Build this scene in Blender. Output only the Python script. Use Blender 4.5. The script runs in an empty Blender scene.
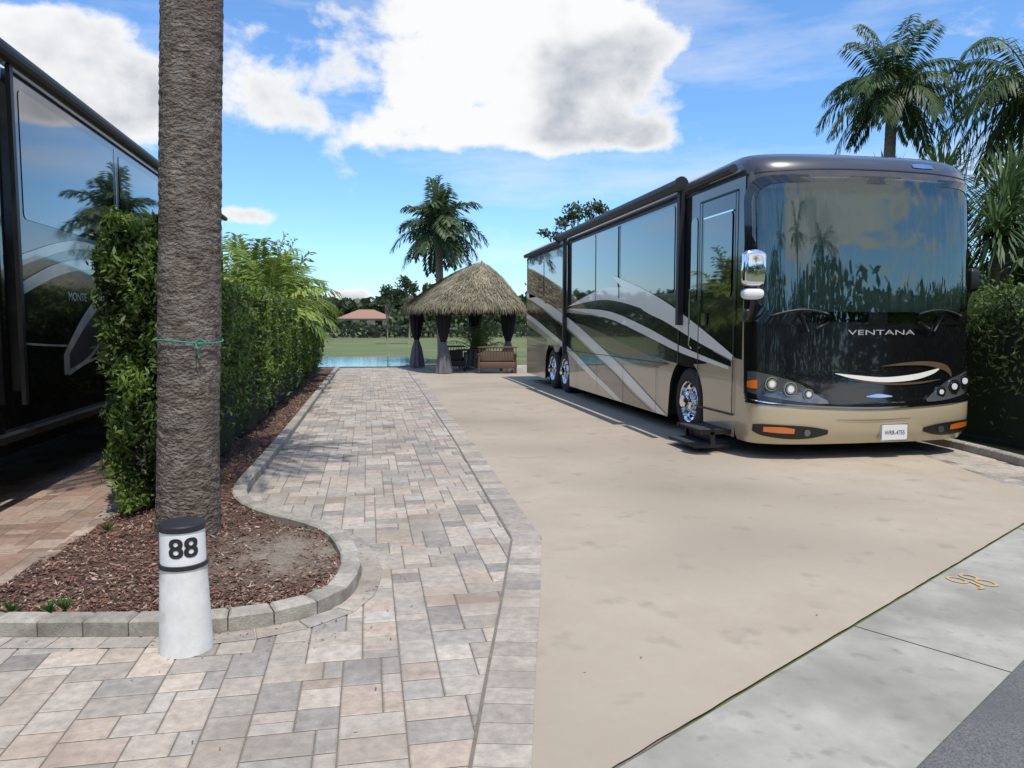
import bpy, math, random
import numpy as np
from mathutils import Vector, noise as mnoise
random.seed(7); rng=np.random.default_rng(7)
sc=bpy.context.scene
R=math.radians
# ------------------------------------------------------------ materials
def NT(name):
    m=bpy.data.materials.new(name); m.use_nodes=True
    nt=m.node_tree; b=nt.nodes["Principled BSDF"]; return m,nt,b
def mat(name,c,c2=None,scale=5,rough=.7,metal=0,bump=0,bscale=40,coat=0,attr=False,detail=4,spec=.5,ior=None,c3=None,scale3=1,stretch=None,trans=0,bdist=.01,c4=None,scale4=1,t3=(.45,.7),t4=(.55,.72)):
    m,nt,b=NT(name); N=nt.nodes; L=nt.links
    b.inputs["Roughness"].default_value=rough; b.inputs["Metallic"].default_value=metal
    b.inputs["Coat Weight"].default_value=coat; b.inputs["Coat Roughness"].default_value=.03
    b.inputs["Specular IOR Level"].default_value=spec
    if ior: b.inputs["IOR"].default_value=ior
    tc=N.new("ShaderNodeTexCoord"); src=tc.outputs["Object"]
    if stretch:
        mp=N.new("ShaderNodeMapping"); mp.inputs["Scale"].default_value=stretch; L.new(src,mp.inputs[0]); src=mp.outputs[0]
    col=None
    if c2:
        n=N.new("ShaderNodeTexNoise"); n.inputs["Scale"].default_value=scale; n.inputs["Detail"].default_value=detail; n.inputs["Roughness"].default_value=.65
        L.new(src,n.inputs["Vector"])
        r=N.new("ShaderNodeValToRGB"); r.color_ramp.elements[0].position=.32; r.color_ramp.elements[1].position=.68
        r.color_ramp.elements[0].color=(*c,1); r.color_ramp.elements[1].color=(*c2,1)
        L.new(n.outputs[0],r.inputs[0]); col=r.outputs[0]
        for cX,sX,tX in((c3,scale3,t3),(c4,scale4,t4)):
            if not cX: continue
            n3=N.new("ShaderNodeTexNoise"); n3.inputs["Scale"].default_value=sX; n3.inputs["Detail"].default_value=4
            L.new(src,n3.inputs["Vector"])
            mr=N.new("ShaderNodeMapRange"); mr.inputs[1].default_value=tX[0]; mr.inputs[2].default_value=tX[1]; L.new(n3.outputs[0],mr.inputs[0])
            mx=N.new("ShaderNodeMix"); mx.data_type='RGBA'; L.new(mr.outputs[0],mx.inputs[0]); L.new(col,mx.inputs[6]); mx.inputs[7].default_value=(*cX,1); col=mx.outputs[2]
    if attr:
        a=N.new("ShaderNodeAttribute"); a.attribute_name="Col"
        if col is None: col=a.outputs["Color"]
        else:
            mx=N.new("ShaderNodeMix"); mx.data_type='RGBA'; mx.blend_type='MULTIPLY'; mx.inputs[0].default_value=1
            L.new(col,mx.inputs[6]); L.new(a.outputs["Color"],mx.inputs[7]); col=mx.outputs[2]
    if col is None: b.inputs["Base Color"].default_value=(*c,1)
    else: L.new(col,b.inputs["Base Color"])
    if bump:
        n2=N.new("ShaderNodeTexNoise"); n2.inputs["Scale"].default_value=bscale; n2.inputs["Detail"].default_value=3; L.new(src,n2.inputs["Vector"])
        bp=N.new("ShaderNodeBump"); bp.inputs["Strength"].default_value=bump; bp.inputs["Distance"].default_value=bdist
        L.new(n2.outputs[0],bp.inputs["Height"]); L.new(bp.outputs[0],b.inputs["Normal"])
    if trans:
        out=N["Material Output"]; t=N.new("ShaderNodeBsdfTranslucent"); ms=N.new("ShaderNodeMixShader"); ms.inputs[0].default_value=trans
        if col is not None: L.new(col,t.inputs[0])
        else: t.inputs[0].default_value=(*c,1)
        L.new(b.outputs[0],ms.inputs[1]); L.new(t.outputs[0],ms.inputs[2]); L.new(ms.outputs[0],out.inputs[0])
    return m
M={}
M['grass']=mat('grass',(.08,.105,.028),(.125,.155,.045),3,.9,c3=(.17,.165,.065),scale3=.25)
M['joint']=mat('joint_sand',(.14,.12,.10),(.22,.19,.155),30,.95)
M['paver']=mat('paver',(.72,.72,.72),(1.14,1.12,1.08),18,.85,attr=True,bump=.6,bscale=90,bdist=.004,detail=6,c3=(.66,.62,.57),scale3=1.3,t3=(.48,.75))
M['curbm']=mat('curb_block',(.72,.72,.70),(1.08,1.08,1.05),25,.9,attr=True,bump=.7,bscale=110,bdist=.005,c3=(.55,.53,.48),scale3=5,t3=(.52,.75))
M['conc']=mat('driveway_concrete',(.36,.30,.228),(.42,.355,.275),1.8,.8,bump=.25,bscale=130,c3=(.29,.243,.185),scale3=.45,bdist=.003,detail=9,c4=(.24,.20,.155),scale4=3.5,t4=(.60,.85))
M['gutter']=mat('gutter_concrete',(.30,.285,.24),(.41,.39,.33),3.5,.85,bump=.4,bscale=120,c3=(.24,.226,.19),scale3=1.5,bdist=.003,detail=9,c4=(.20,.19,.16),scale4=9,t4=(.58,.8))
M['asphalt']=mat('asphalt',(.07,.07,.07),(.19,.188,.18),110,.9,bump=.9,bscale=140,bdist=.006,detail=3,c3=(.10,.10,.098),scale3=2,t3=(.5,.8))
M['mulch']=mat('mulch_soil',(.075,.04,.028),(.15,.085,.06),30,.95,bump=1,bscale=70,bdist=.03,attr=True)
M['chip']=mat('mulch_chip',(1,1,1),attr=True,rough=.9)
M['leaf']=mat('leaf',(1,1,1),attr=True,rough=.5,trans=.3,spec=.4)
M['straw']=mat('straw',(1,1,1),attr=True,rough=.9,spec=.2)
M['core']=mat('hedge_core',(.012,.022,.007),rough=.95)
M['water']=mat('water',(.17,.34,.38),rough=.08,bump=.15,bscale=3,spec=.6)
M['black']=mat('black_paint',(.006,.006,.007),rough=.14,coat=1,spec=.5)
M['beige']=mat('champagne_paint',(.52,.43,.285),rough=.33,metal=.2,coat=1)
M['tan']=mat('bronze_paint',(.17,.115,.065),rough=.3,metal=.3,coat=1)
M['cream']=mat('cream_paint',(.88,.85,.77),rough=.3,coat=1)
M['silver']=mat('silver_paint',(.52,.51,.48),rough=.3,metal=.3,coat=1)
M['darkgrey']=mat('dark_grey_paint',(.05,.047,.05),rough=.28,coat=1)
M['win']=mat('tinted_window',(.006,.008,.010),rough=.02,spec=.9,coat=1,ior=1.7)
M['plastic']=mat('black_plastic',(.012,.012,.012),rough=.45)
M['rubber']=mat('rubber',(.02,.02,.02),(.035,.033,.03),20,.8)
M['chrome']=mat('chrome',(.80,.81,.83),rough=.08,metal=1)
M['whitep']=mat('white_plastic',(.75,.76,.76),rough=.3,coat=.5)
M['lens']=mat('headlamp_lens',(.10,.105,.11),rough=.06,spec=1,coat=1,metal=.3)
M['amber']=mat('amber_lens',(.75,.17,.02),rough=.2,coat=1)
M['under']=mat('underbody',(.01,.01,.01),rough=.9)
M['curtain_in']=mat('cab_curtain',(.46,.52,.47),rough=.8)
M['roofm']=mat('rv_roof',(.35,.34,.32),rough=.7)
M['trunk']=mat('palm_bark',(.06,.046,.037),(.235,.19,.15),16,.95,bump=1,bscale=34,bdist=.04,stretch=(1,1,1.5),detail=10,c3=(.27,.24,.205),scale3=5,t3=(.5,.8),c4=(.10,.078,.06),scale4=2,t4=(.5,.75))
M['trunk2']=mat('trunk_bark',(.12,.10,.08),(.26,.23,.19),9,.95,stretch=(1,1,3))
M['postw']=mat('post_white',(.68,.67,.62),(.80,.79,.76),14,.7,bump=.4,bscale=18,c3=(.46,.42,.35),scale3=7,bdist=.006,t3=(.54,.75))
M['bandw']=mat('band_white',(.80,.80,.79),rough=.5)
M['blackp']=mat('black_matt',(.02,.02,.022),rough=.5)
M['string']=mat('teal_string',(.02,.30,.22),rough=.8)
M['wood']=mat('dark_wood',(.07,.045,.03),(.12,.08,.05),8,.7,stretch=(4,4,1))
M['wicker']=mat('wicker',(.10,.06,.035),(.17,.10,.06),60,.7)
M['wickerd']=mat('dark_wicker',(.02,.018,.016),(.05,.045,.04),60,.7)
M['clothd']=mat('dark_curtain',(.012,.012,.016),rough=.9)
M['clothg']=mat('grey_curtain',(.12,.125,.14),(.18,.18,.195),9,.95)
M['cushion']=mat('cushion',(.14,.10,.07),rough=.9)
M['cushd']=mat('dark_cushion',(.04,.04,.045),rough=.9)
M['wall']=mat('stucco',(.42,.36,.28),rough=.9)
M['tile']=mat('roof_tile',(.27,.15,.11),(.34,.20,.15),6,.85)
M['fence']=mat('fence_black',(.012,.014,.012),rough=.6)
M['paint_y']=mat('kerb_number_paint',(.52,.34,.12),(.42,.33,.20),12,.85)
M['plate']=mat('licence_plate',(.72,.73,.72),rough=.4)
M['tread']=mat('step_tread',(.015,.015,.015),(.05,.05,.05),60,.9)
M['terracotta']=mat('terracotta',(.35,.14,.08),rough=.8)
m,nt,b=NT('windshield_glass'); N=nt.nodes; L=nt.links
tr=N.new("ShaderNodeBsdfTransparent"); tr.inputs[0].default_value=(.70,.80,.75,1)
gl=N.new("ShaderNodeBsdfGlossy"); gl.inputs[0].default_value=(.9,1,.97,1); gl.inputs["Roughness"].default_value=.015
fr=N.new("ShaderNodeFresnel"); fr.inputs[0].default_value=2.1
ms=N.new("ShaderNodeMixShader"); L.new(fr.outputs[0],ms.inputs[0]); L.new(tr.outputs[0],ms.inputs[1]); L.new(gl.outputs[0],ms.inputs[2]); L.new(ms.outputs[0],N["Material Output"].inputs[0])
M['glass']=m
# ------------------------------------------------------------ mesh builder
def empty(name,loc=(0,0,0)):
    o=bpy.data.objects.new(name,None); o.location=loc; sc.collection.objects.link(o); o.empty_display_size=.2; return o
class MB:
    def __init__(s): s.v=[];s.f=[];s.m=[];s.mats=[];s.c=[];s.usec=False
    def mi(s,k):
        if k not in s.mats: s.mats.append(k)
        return s.mats.index(k)
    def add(s,vs,fs,k,col=None):
        o=len(s.v); s.v+= [tuple(v) for v in vs]; i=s.mi(k)
        for f in fs: s.f.append([a+o for a in f]); s.m.append(i)
        if col is not None: s.usec=True
        s.c+= [col if col is not None else (1,1,1)]*len(vs)
    def box(s,x0,x1,y0,y1,z0,z1,k,col=None):
        s.add([(x0,y0,z0),(x1,y0,z0),(x1,y1,z0),(x0,y1,z0),(x0,y0,z1),(x1,y0,z1),(x1,y1,z1),(x0,y1,z1)],
        [(0,3,2,1),(4,5,6,7),(0,1,5,4),(1,2,6,5),(2,3,7,6),(3,0,4,7)],k,col)
    def rbox(s,c,sz,k,r=.03,n=4,rot=0):
        cx,cy,cz=c; a,b_,h=[q/2 for q in sz]; vs=[];fs=[]; K=24
        lev=[(-1,max(0,1-r/min(a,b_)))]+[(-1+ (1-math.cos(t))*r/h, 1-(1-math.sin(t))*r/min(a,b_)) for t in np.linspace(0,math.pi/2,n)][1:]
        lev=lev+[(-z,q) for z,q in lev[::-1]]
        for z,q in lev:
            for j in range(K):
                t=2*math.pi*j/K; e=.35
                x=a*q*math.copysign(abs(math.cos(t))**e,math.cos(t)); y=b_*q*math.copysign(abs(math.sin(t))**e,math.sin(t))
                vs.append((cx+x*math.cos(rot)-y*math.sin(rot),cy+x*math.sin(rot)+y*math.cos(rot),cz+z*h))
        for i in range(len(lev)-1):
            for j in range(K): fs.append((i*K+j,i*K+(j+1)%K,(i+1)*K+(j+1)%K,(i+1)*K+j))
        fs.append(tuple(range(K))[::-1]); fs.append(tuple((len(lev)-1)*K+j for j in range(K)))
        s.add(vs,fs,k)
    def tube(s,path,r,k,K=10,col=None,cap=True):
        n=len(path); rs=r if hasattr(r,'__len__') else [r]*n
        P=[Vector(p) for p in path]; vs=[];fs=[]
        for i,p in enumerate(P):
            d=(P[min(i+1,n-1)]-P[max(i-1,0)]).normalized()
            a=d.cross(Vector((0,0,1))); 
            if a.length<.05: a=d.cross(Vector((0,1,0)))
            a.normalize(); b2=d.cross(a)
            for j in range(K):
                t=2*math.pi*j/K; vs.append(p+(a*math.cos(t)+b2*math.sin(t))*rs[i])
        for i in range(n-1):
            for j in range(K): fs.append((i*K+j,i*K+(j+1)%K,(i+1)*K+(j+1)%K,(i+1)*K+j))
        if cap: fs.append(tuple(range(K))); fs.append(tuple((n-1)*K+j for j in range(K))[::-1])
        s.add(vs,fs,k,col)
    def lathe(s,prof,c,axis,k,K=32,mats=None):
        for i in range(len(prof)-1):
            vs=[]
            for (r,h) in (prof[i],prof[i+1]):
                for j in range(K):
                    t=2*math.pi*j/K
                    vs.append((c[0]+h,c[1]+r*math.cos(t),c[2]+r*math.sin(t)) if axis=='x' else (c[0]+r*math.cos(t),c[1]+r*math.sin(t),c[2]+h))
            s.add(vs,[(j,(j+1)%K,K+(j+1)%K,K+j) for j in range(K)],mats[i] if mats else k)
    def done(s,name,parent=None,smooth=False,merge=False,angle=None):
        me=bpy.data.meshes.new(name); me.from_pydata(s.v,[],s.f)
        for k in s.mats: me.materials.append(M[k])
        me.polygons.foreach_set("material_index",s.m)
        if s.usec:
            a=me.color_attributes.new("Col",'FLOAT_COLOR','POINT')
            c=np.ones((len(s.v),4),dtype=np.float32); c[:,:3]=np.array(s.c); a.data.foreach_set("color",c.ravel())
        if merge:
            import bmesh
            bm=bmesh.new(); bm.from_mesh(me); bmesh.ops.remove_doubles(bm,verts=bm.verts,dist=.0005); bmesh.ops.recalc_face_normals(bm,faces=bm.faces); bm.to_mesh(me); bm.free()
        me.update()
        if smooth:
            me.polygons.foreach_set("use_smooth",[True]*len(me.polygons))
            if angle:
                try: me.set_sharp_from_angle(angle=R(angle))
                except Exception: pass
        o=bpy.data.objects.new(name,me); sc.collection.objects.link(o)
        if parent: o.parent=parent
        return o
def cards(name,C,U,V,cols,k,parent=None):
    n=len(C); v=np.empty((n,4,3),dtype=np.float32); v[:,0]=C-U; v[:,1]=C-V-U*.1; v[:,2]=C+U; v[:,3]=C+V-U*.1
    me=bpy.data.meshes.new(name); me.vertices.add(n*4); me.vertices.foreach_set("co",v.ravel())
    me.loops.add(n*4); me.loops.foreach_set("vertex_index",np.arange(n*4,dtype=np.int32))
    me.polygons.add(n); me.polygons.foreach_set("loop_start",np.arange(0,n*4,4,dtype=np.int32)); me.polygons.foreach_set("loop_total",np.full(n,4,dtype=np.int32))
    me.materials.append(M[k]); me.update(calc_edges=True)
    a=me.color_attributes.new("Col",'FLOAT_COLOR','POINT'); c=np.ones((n,4,4),dtype=np.float32); c[:,:,:3]=cols[:,None,:]; a.data.foreach_set("color",c.ravel())
    o=bpy.data.objects.new(name,me); sc.collection.objects.link(o)
    if parent: o.parent=parent
    return o
def unit(a): return a/np.maximum(np.linalg.norm(a,axis=-1,keepdims=True),1e-6)
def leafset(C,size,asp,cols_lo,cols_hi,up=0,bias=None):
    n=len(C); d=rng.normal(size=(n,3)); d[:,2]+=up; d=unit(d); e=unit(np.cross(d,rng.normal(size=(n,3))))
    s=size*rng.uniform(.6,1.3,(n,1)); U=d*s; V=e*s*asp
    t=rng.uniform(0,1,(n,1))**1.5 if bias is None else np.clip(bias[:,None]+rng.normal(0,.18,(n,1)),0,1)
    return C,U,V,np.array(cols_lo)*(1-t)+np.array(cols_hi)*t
def catmull(pts,per=8,closed=False):
    P=[np.array(p,float) for p in pts]; out=[]; n=len(P)
    for i in range(n-1):
        p0=P[max(i-1,0)];p1=P[i];p2=P[i+1];p3=P[min(i+2,n-1)]
        for k in range(per):
            t=k/per; out.append(.5*((2*p1)+(-p0+p2)*t+(2*p0-5*p1+4*p2-p3)*t*t+(-p0+3*p1-3*p2+p3)*t**3))
    out.append(P[-1]); return out
def sheet(name,poly,z,k):
    b=MB(); b.add([(x,y,z) for x,y in poly],[tuple(range(len(poly)))],k); return b.done(name)
def inpoly(x,y,poly):
    c=False;n=len(poly)
    for i in range(n):
        x1,y1=poly[i];x2,y2=poly[(i+1)%n]
        if (y1>y)!=(y2>y) and x<(x2-x1)*(y-y1)/(y2-y1)+x1: c=not c
    return c
# ------------------------------------------------------------ ground
sheet('ground',[(-900,-900),(900,-900),(900,900),(-900,900)],0,'grass')
sd=np.array([.855,.518]); sd/=np.linalg.norm(sd); sn=np.array([sd[1],-sd[0]])
g0=np.array([.90,2.58])
def S2(a,b): p=g0+sd*a+sn*b; return (p[0],p[1])
sheet('street_asphalt',[S2(-60,.73),S2(60,.73),S2(60,8.5),S2(-60,8.5)],.006,'asphalt')
gb=MB()
a=-39.35
while a<60:
    e=a+2.95
    gb.add([(*S2(a+.005,0.006),.012),(*S2(e-.005,0.006),.012),(*S2(e-.005,.74),.012),(*S2(a+.005,.74),.012)],[(3,2,1,0)],'gutter'); a=e
gb.add([(*S2(-60,0),.007),(*S2(60,0),.007),(*S2(60,.735),.007),(*S2(-60,.735),.007)],[(3,2,1,0)],'under')
gb.done('gutter')
# slightly ragged front edge of the pad where it meets the gutter
edge=[(S2(a_,-.010+.006*mnoise.noise(Vector((a_*6,0,0))))) for a_ in np.linspace(0.0,5.3,90)]
conc=[(1.55,25.8),(1.49,18.75),(1.40,10.6),(1.28,5.54),(.99,4.32),(.74,3.32),(.50,2.33)]+edge+[(6.25,6.1),(6.85,8.6),(7.3,12),(7.5,25.8)]
sheet('concrete_driveway',conc,.015,'conc')
def ashlar(mb,x0,x1,y0,y1,u,z,pal,test,big=True):
    nx=int((x1-x0)/u);ny=int((y1-y0)/u); occ=np.zeros((nx,ny),bool)
    for j in range(ny):
        for i in range(nx):
            if occ[i,j]: continue
            opts=[(2,2),(3,2),(3,2),(3,2),(2,2),(2,3)]; random.shuffle(opts); 
            if random.random()<.10: opts=[(2,1)]+opts
            opts+=[(2,2),(2,1),(1,2),(1,1)]
            for w,h in opts:
                if i+w<=nx and j+h<=ny and not occ[i:i+w,j:j+h].any(): break
            occ[i:i+w,j:j+h]=True
            X0=x0+i*u;Y0=y0+j*u;X1=X0+w*u;Y1=Y0+h*u
            if not test((X0+X1)/2,(Y0+Y1)/2): continue
            g=.0032; c=random.choice(pal); k=random.uniform(.84,1.12); col=tuple(q*k for q in c); b=.006
            zz=z+random.uniform(-.0012,.0012)
            mb.add([(X0+g,Y0+g,z-.004),(X1-g,Y0+g,z-.004),(X1-g,Y1-g,z-.004),(X0+g,Y1-g,z-.004),(X0+g+b,Y0+g+b,zz),(X1-g-b,Y0+g+b,zz),(X1-g-b,Y1-g-b,zz),(X0+g+b,Y1-g-b,zz)],
              [(4,5,6,7),(0,1,5,4),(1,2,6,5),(2,3,7,6),(3,0,4,7)],'paver',col)
palA=[(.40,.355,.305),(.43,.375,.315),(.37,.335,.295),(.45,.40,.345),(.41,.335,.275),(.29,.265,.24),(.41,.375,.33),(.46,.395,.33),(.34,.31,.28)]
palB=[(.30,.20,.155),(.33,.235,.185),(.25,.17,.13),(.35,.27,.22),(.28,.22,.18)]
def streetside(x,y): return (np.array([x,y])-g0)@sn
sheet('paver_bedding',[(-14,30),(-14,-6.6),S2(0,.0),(2,3.3),(2,30)],.004,'joint')
pm=MB()
bedp=[(-1.0,28),(-1.10,12.67),(-1.14,9.13),(-1.2,7.55),(-.8,6.5),(-.3,5.9),(-.12,5.3),(-.2,4.5),(-.5,4.3),(-2.2,4.45),(-2.2,28)]
def tA(x,y): return streetside(x,y)<-.02 and x>-2.3 and not inpoly(x,y,bedp) and (x<1.4 or y>25.7) and not (x>.75 and y<4.3)
ashlar(pm,-2.3,1.6,-1.0,28.3,.09,.010,palA,tA)
ashlar(pm,-9.8,-2.3,-6,4.35,.09,.010,palA,lambda x,y: streetside(x,y)<-.02 and x<-2.3)
ashlar(pm,1.6,8.0,25.8,29.3,.16,.010,palA,lambda x,y:True)
pm.done('paver_driveway')
pb=MB(); ashlar(pb,-10.3,-2.1,4.35,26,.11,.0095,palB,lambda x,y: not inpoly(x,y,bedp)); pb.done('neighbour_paver_driveway')
pr=MB()
rp=[S2(5.3,0),(6.25,6.1),(6.85,8.6),(7.3,12),(7.5,25.8),(8.0,25.8),(7.8,12),(7.55,8.8),(7.34,7.3),(7.1,6.2)]
ashlar(pr,5,8.1,5,25.8,.10,.010,palA,lambda x,y: inpoly(x,y,rp)); pr.done('side_paver_strip')
sheet('side_paver_bedding',rp,.005,'joint')
def course(mb,path,wid,step,z,pal,k='paver',off=0,h=.004,bev=.006):
    P=[np.array(p[:2],float) for p in path]; seg=[0]
    for i in range(1,len(P)): seg.append(seg[-1]+np.linalg.norm(P[i]-P[i-1]))
    def at(s):
        i=int(np.clip(np.searchsorted(seg,s)-1,0,len(P)-2)); t=(s-seg[i])/(seg[i+1]-seg[i]+1e-9); p=P[i]*(1-t)+P[i+1]*t
        d=P[i+1]-P[i]
        i2=max(0,i-1) if t<.5 else min(len(P)-2,i+1); d2=P[i2+1]-P[i2]; w=abs(t-.5); d=d/np.linalg.norm(d)*(1-w)+d2/np.linalg.norm(d2)*w; d/=np.linalg.norm(d)
        return p,np.array([-d[1],d[0]])
    s=0; 
    while s<seg[-1]-.02:
        L_=step*random.uniform(.92,1.08); e=min(s+L_,seg[-1]); g=.0035
        p0,n0=at(s+g);p1,n1=at(e-g); c=random.choice(pal);q=random.uniform(.88,1.12);col=tuple(v*q for v in c)
        def vv(b,zz): 
            d=(p1-p0); d/=np.linalg.norm(d)
            A=p0+n0*(off+b)+d*b;B=p1+n1*(off+b)-d*b;C=p1+n1*(off+wid-b)-d*b;D=p0+n0*(off+wid-b)+d*b
            return [(*A,zz),(*B,zz),(*C,zz),(*D,zz)]
        mb.add(vv(0,z-h)+vv(0,z-bev)+vv(bev,z),[(8,9,10,11)]+[(a_,(a_+1)%4,4+(a_+1)%4,4+a_) for a_ in range(4)]+[(4+a_,4+(a_+1)%4,8+(a_+1)%4,8+a_) for a_ in range(4)],k,col)
        s=e
ce=[(.50,2.33),(.74,3.32),(.99,4.32),(1.28,5.54),(1.40,10.6),(1.49,18.75),(1.55,25.8)]
palC=[(.37,.325,.28),(.40,.355,.305),(.32,.29,.26),(.43,.38,.325)]
bo=MB(); course(bo,ce,.22,.155,.0205,palC,off=.0,h=.003,bev=.003)
bo.add([(*(np.array(p)+np.array([-.235,.03 if i<4 else 0])),.0170) for i,p in enumerate(ce)]+[(p[0],p[1],.0170) for p in ce],[(i,i+7,i+8,i+1) for i in range(6)],'joint')
bo.done('paver_border')
cp=[(-1.0,27.5),(-1.04,24.8),(-1.10,12.7),(-1.14,9.1),(-1.16,7.6),(-1.04,7.0),(-.79,6.54),(-.48,6.2),(-.23,5.83),(-.09,5.30),(-.07,4.88),(-.16,4.45),(-.39,4.23),(-.72,4.13),(-1.10,4.14),(-1.9,4.28),(-2.6,4.42),(-3.4,4.55)]
cps=catmull(cp,8); cu=MB()
palK=[(.36,.33,.29),(.40,.365,.32),(.32,.295,.26)]
course(cu,cps,.13,.24,.105,palK,k='curbm',off=-.13,h=.1,bev=.014); cu.done('kerb')
kc=MB(); course(kc,catmull(cp[3:],8),.13,.24,.0165,palC,off=.004,h=.003,bev=.004); kc.done('paver_edge_course')
cu=MB(); course(cu,catmull([(7.75,25.8),(7.72,12),(7.55,8.8),(7.34,7.3),(7.15,6.2),(7.15,5.6)][::-1],8),.13,.24,.11,palK,k='curbm',off=-.13,h=.1,bev=.014); cu.done('kerb')
def bedz(x,y): return .055+.05*mnoise.noise(Vector((x*1.7,y*1.7,0)))+.02*mnoise.noise(Vector((x*9,y*9,3)))+.04*math.exp(-((x+1.33)**2+(y-5.8)**2)/.3)
def sand(x,y): return math.exp(-(((x+.55)/.45)**2+((y-5.35)/.55)**2))*(1+.8*mnoise.noise(Vector((x*6,y*6,2))))
def inset_pt(i):
    p=cps[i]; d=cps[min(i+1,len(cps)-1)]-cps[max(i-1,0)]; d/=np.linalg.norm(d); n=np.array([-d[1],d[0]]); return p-n*.10
bed_in=[tuple(inset_pt(i)) for i in range(len(cps))]+[(-3.4,4.9),(-2.2,4.92),(-2.14,6),(-2.1,7.5),(-2.1,27.5)]
mb=MB(); st=.06; mb.usec=True
xs=np.arange(-3.4,0,st)
grid={}
for yi in range(int((27.5-4)/st)):
    y=4.0+yi*st
    for xi,x in enumerate(xs):
        if inpoly(x+st/2,y+st/2,bed_in):
            ids=[]
            for a_,b_ in((0,0),(1,0),(1,1),(0,1)):
                kk=(xi+a_,yi+b_)
                if kk not in grid:
                    X,Y=x+a_*st,y+b_*st; q=max(0,min(1,sand(X,Y))); grid[kk]=len(mb.v); mb.v.append((X,Y,bedz(X,Y))); mb.c.append((1+1.4*q,1+2.6*q,1+2.9*q))
                ids.append(grid[kk])
            mb.f.append(ids); mb.m.append(mb.mi('mulch'))
bed=mb.done('mulch_bed',smooth=True)
fl=MB(); fl.add([(x,y,.022) for x,y in bed_in],[tuple(range(len(bed_in)))],'mulch',(1,1,1)); fl.done('mulch_base')
cc=[]
while len(cc)<24000:
    y=4+ (random.random()**2.2)*20; x=random.uniform(-2.35,0)
    if inpoly(x,y,bed_in):
        if random.random()<sand(x,y)*1.1: continue
        cc.append((x,y,bedz(x,y)+random.uniform(.0,.02)))
C=np.array(cc); n=len(C); th=rng.uniform(0,2*np.pi,n); U=np.stack([np.cos(th),np.sin(th),rng.normal(0,.25,n)],1)*rng.uniform(.008,.03,(n,1)); V=np.stack([-np.sin(th),np.cos(th),rng.normal(0,.5,n)],1)*rng.uniform(.003,.008,(n,1))
base=np.array([[.17,.08,.055],[.21,.105,.075],[.10,.055,.04],[.28,.19,.14],[.07,.04,.035],[.40,.32,.25]]); cards('mulch_chips',C,U,V,base[rng.choice(6,n,p=[.24,.21,.2,.14,.11,.10])],'chip')
C=[]
for i in range(420):
    if i<280: q=cps[random.randrange(20,len(cps))]; C.append((q[0]+random.gauss(.12,.18),q[1]-abs(random.gauss(0,.2)),.019))
    else: C.append((random.uniform(-2,6),random.uniform(2.5,12),.021))
C=np.array(C); n=len(C); th=rng.uniform(0,6.28,n); U=np.stack([np.cos(th),np.sin(th),np.zeros(n)],1)*rng.uniform(.004,.016,(n,1)); V=np.stack([-np.sin(th),np.cos(th),np.full(n,.3)],1)*rng.uniform(.002,.005,(n,1))
cards('leaf_litter',C,U,V,base[rng.choice(6,n)],'chip')
C=[];U=[];V=[];Co=[]
for (x,y) in [(-1.72,4.42),(-1.66,4.46),(-1.95,4.5),(-1.98,6.2),(-1.2,7.9)]:
    for i in range(26):
        d=np.array([random.gauss(0,.6),random.gauss(0,.6),1]); d/=np.linalg.norm(d); l=random.uniform(.02,.05); C.append(np.array([x,y,bedz(x,y)+.02])+d*l); U.append(d*l); s_=np.cross(d,[0,1,.2]); V.append(s_/np.linalg.norm(s_)*.005); Co.append(np.array([.06,.13,.03])*random.uniform(.7,1.4))
cards('weeds',np.array(C),np.array(U),np.array(V),np.array(Co),'leaf')
# kerb number from stroked polylines (flat stencil)
kn=MB()
def stroke(pts,w):
    P=[np.array(p,float) for p in pts]; n=len(P); vs=[]
    for i,p in enumerate(P):
        d=P[min(i+1,n-1)]-P[max(i-1,0)]; d/=np.linalg.norm(d); q=np.array([-d[1],d[0]])*w/2
        vs+= [p+q,p-q]
    return vs,[(2*i,2*i+1,2*i+3,2*i+2) for i in range(n-1)]
def glyph(ox,kind):
    out=[]; c=lambda cx,cy,r,a0=0,a1=360:[(cx+r*math.cos(R(a)),cy+r*1.05*math.sin(R(a))) for a in np.linspace(a0,a1,20)]
    if kind=='8': out=[c(.05,.045,.045),c(.05,.13,.038)]
    else: out=[c(.05,.125,.042),[(.092,.125),(.09,.06),(.06,.0),(.02,.0)]]
    for i,s_ in enumerate(out):
        vs,fs=stroke(s_,.018); kn.add([(3.66+(ox+v[0])*1.0*math.cos(.21)-v[1]*1.35*math.sin(.21)+0,3.95+(ox+v[0])*math.sin(.21)+v[1]*1.35*math.cos(.21),.0165+.0015*i) for v in vs],fs,'paint_y')
glyph(0,'9');glyph(.12,'8'); kn.done('painted_number')
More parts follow.
